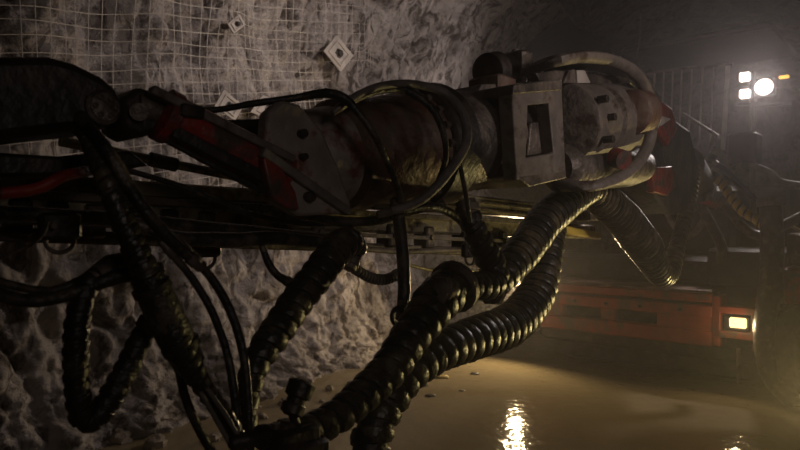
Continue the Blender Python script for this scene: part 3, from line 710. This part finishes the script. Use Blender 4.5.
# hoses on the carrier
def chose(name, label, pts, kind='plain', m='rubber', pitch=.05, cat='hose', step=.03):
    path = spline([(CP(x, y, bk), w / 2 * CP(x, y, bk).y / F) for x, y, bk, w in pts], step)
    t = thing(name, label, cat, path[len(path) // 2][0])
    b = MB(); b.tube([(p, r * (.85 if kind == 'spiral' else 1)) for p, r in path], 10); b.build('hose_core', 'rubber' if kind == 'spiral' else m, t)
    if kind == 'spiral': b = MB(); b.helix([(p, r * .88) for p, r in path], pitch, seg=12); b.build('spiral_guard', m, t)
    p, r = path[0]; d = (path[2][0] - p).normalized()
    b = MB(); b.cyl(p - d * .02, p + d * .06, r * 1.25, seg=8); b.build('end_fitting', 'steel', t)
    return t
chose('carrier_hose', 'spiral hose with its yellow glints painted as bands, slanting down by the carrier valve box', [(712, 176, -.1, 8), (722, 184, -.1, 9), (732, 198, -.1, 9), (744, 212, -.1, 9), (760, 222, -.1, 9), (775, 240, -.1, 9)], 'spiral', 'yellow', .075)  # yellow light on the coils is put into the wrap colour
chose('carrier_hose', 'blue hose behind the spiral hose with painted yellow glints', [(712, 162, .0, 6), (728, 172, .0, 6), (745, 190, .0, 6), (760, 204, 0, 6), (772, 225, 0, 6)], m='blue')
chose('carrier_hose', 'pale hose curving over the carrier top to the right edge', [(735, 168, .1, 6), (752, 166, .1, 7), (768, 172, .1, 7), (782, 182, .1, 7), (810, 186, .1, 7)], m='cable')
chose('carrier_hose', 'yellow hose at the right edge of the carrier', [(775, 215, .0, 3), (788, 224, .0, 3), (804, 233, 0, 3)], m='yellow')
chose('carrier_hose', 'dark hose looping down beside the carrier from the valve box', [(716, 150, .1, 9), (706, 170, .05, 10), (700, 200, .0, 10), (712, 226, 0, 10), (722, 248, .0, 10), (718, 262, .05, 8)])
chose('carrier_hose', 'grey hose hanging in a shallow loop left of the headlight', [(664, 150, .3, 7), (662, 190, .2, 7), (672, 222, .1, 7), (690, 236, .1, 7), (706, 214, .1, 7), (712, 184, .1, 6)], m='cable')
chose('carrier_hose', 'black hose crossing above the headlight to the right edge', [(722, 200, -.05, 10), (742, 226, -.05, 10), (762, 236, -.05, 10), (782, 226, -.05, 10), (806, 214, -.05, 10)])
chose('carrier_hose', 'thick black hose dropping beside the right headlight', [(770, 200, -.1, 20), (772, 240, -.12, 22), (770, 290, -.12, 22), (764, 330, -.1, 20), (768, 370, -.1, 18), (786, 396, -.1, 16), (812, 408, -.1, 16)])
chose('overhead_cable', 'thin grey cable hanging from the tunnel roof to the cab guard', [(641, 12, 1.8, 1.6), (640, 40, 1.8, 1.6), (637, 56, 1.8, 1.6), (642, 73, 1.7, 1.6)], m='cable', cat='cable')
t = thing('orange_tag', 'small orange plastic tag tied to the carrier hoses', 'tag', CP(712, 204, -.15))
b = MB(); b.prism([CP(x, y, -.15) for x, y in ((700, 203), (708, 200), (722, 205), (716, 209))], FN * .01); b.build('tag_plate', 'orange', t)

# ------------------------------------------------------------------ light
def point(name, loc, e, col, r=.1):
    l = bpy.data.lights.new(name, 'POINT'); l.energy = e; l.color = col; l.shadow_soft_size = r
    o = bpy.data.objects.new(name, l); COL.objects.link(o); o.location = loc; return o
def spot(name, loc, d, e, col, ang, blend, r=.06):
    l = bpy.data.lights.new(name, 'SPOT'); l.energy = e; l.color = col; l.shadow_soft_size = r; l.spot_size = math.radians(ang); l.spot_blend = blend
    o = bpy.data.objects.new(name, l); COL.objects.link(o); o.location = loc; o.rotation_euler = V(d).to_track_quat('-Z', 'Y').to_euler(); return o
WC = (1, .87, .82); YC = (1, .75, .40)
spot('headlight_beam_right', hR + FN * .04, FN * 1 - UP * .12, 8, YC, 165, .5, .05)
spot('headlight_beam_left', hL + FN * .04, FN * 1 - UP * .12, 125, YC, 165, .5, .05)
spot('work_light_beam', lamps[2] + FN * .03, FN * 1 + V((-.35, .05, -.45)), 190, WC, 120, .7, .1)
spot('camera_side_fill', V((.9, -.6, 2.3)), V((-.22, 1, -.05)), 13, (1, .84, .76), 84, .8, .25)  # unseen fill added behind the camera, no lamp stands there
spot('boom_front_fill', V((2.3, 1.5, 2.5)), V((-1.15, 2.0, .05)), 62, (1, .84, .77), 90, .8, .2)  # off-frame fill added to brighten the boom front and wall
lc = CP(578, 112, 2.2)
b = MB(); b.box(lc - V((.06, 0, 0)) + WD * .06, WD * .05, V((.0, .0, .07)), WN * .08, .015); b.build('work_lamp', 'glass', car, label='work lamp facing the rock wall')
spot('side_work_beam', lc - WN * .12, V((-1, -.42, .08)), 120, WC, 118, .6, .1)
spot('headlight_beam_high', hL + FN * .05, BP(470, 205, .1) - hL, 60, YC, 62, .7, .05)
spot('low_yellow_fill', V((3.65, 5.1, .22)), BP(455, 200, .1) - V((3.65, 5.1, .22)), 170, (1, .77, .30), 60, .8, .04)  # lampless off-frame spot added for yellow light under drum and hoses
spot('upper_wall_fill', V((1.7, 4.3, 4.5)), V((-.85, 1, -.2)), 270, (1, .86, .80), 100, .9, .15)  # lampless spot added above the frame to brighten the upper wall
point('headlight_glow', hR + FN * .16, 1.0, YC, .05)

# ------------------------------------------------------------------ haze, camera, view
w = bpy.data.worlds.new('World'); S.world = w; w.use_nodes = True
nt = w.node_tree; nt.nodes['Background'].inputs['Color'].default_value = (.02, .017, .017, 1); nt.nodes['Background'].inputs['Strength'].default_value = .12
vs = nt.nodes.new('ShaderNodeVolumeScatter'); vs.inputs['Color'].default_value = (1, .93, .93, 1); vs.inputs['Density'].default_value = .0075; vs.inputs['Anisotropy'].default_value = .68
nt.links.new(vs.outputs['Volume'], nt.nodes['World Output'].inputs['Volume'])
cam = bpy.data.cameras.new('camera'); co = bpy.data.objects.new('camera', cam); COL.objects.link(co)
co.location = (0, 0, CZ); co.rotation_euler = (math.pi / 2, 0, 0)
cam.sensor_width = 36; cam.lens = F / 800 * 36; cam.clip_start = .05; cam.clip_end = 100
cam.dof.use_dof = True; cam.dof.focus_distance = 2.9; cam.dof.aperture_fstop = 3.6
S.camera = co
S.view_settings.view_transform = 'Standard'; S.view_settings.look = 'None'; S.view_settings.gamma = 1; S.view_settings.exposure = 0
S.cycles.use_denoising = True
S.cycles.max_bounces = 6; S.cycles.volume_bounces = 0
S.cycles.sample_clamp_indirect = 3
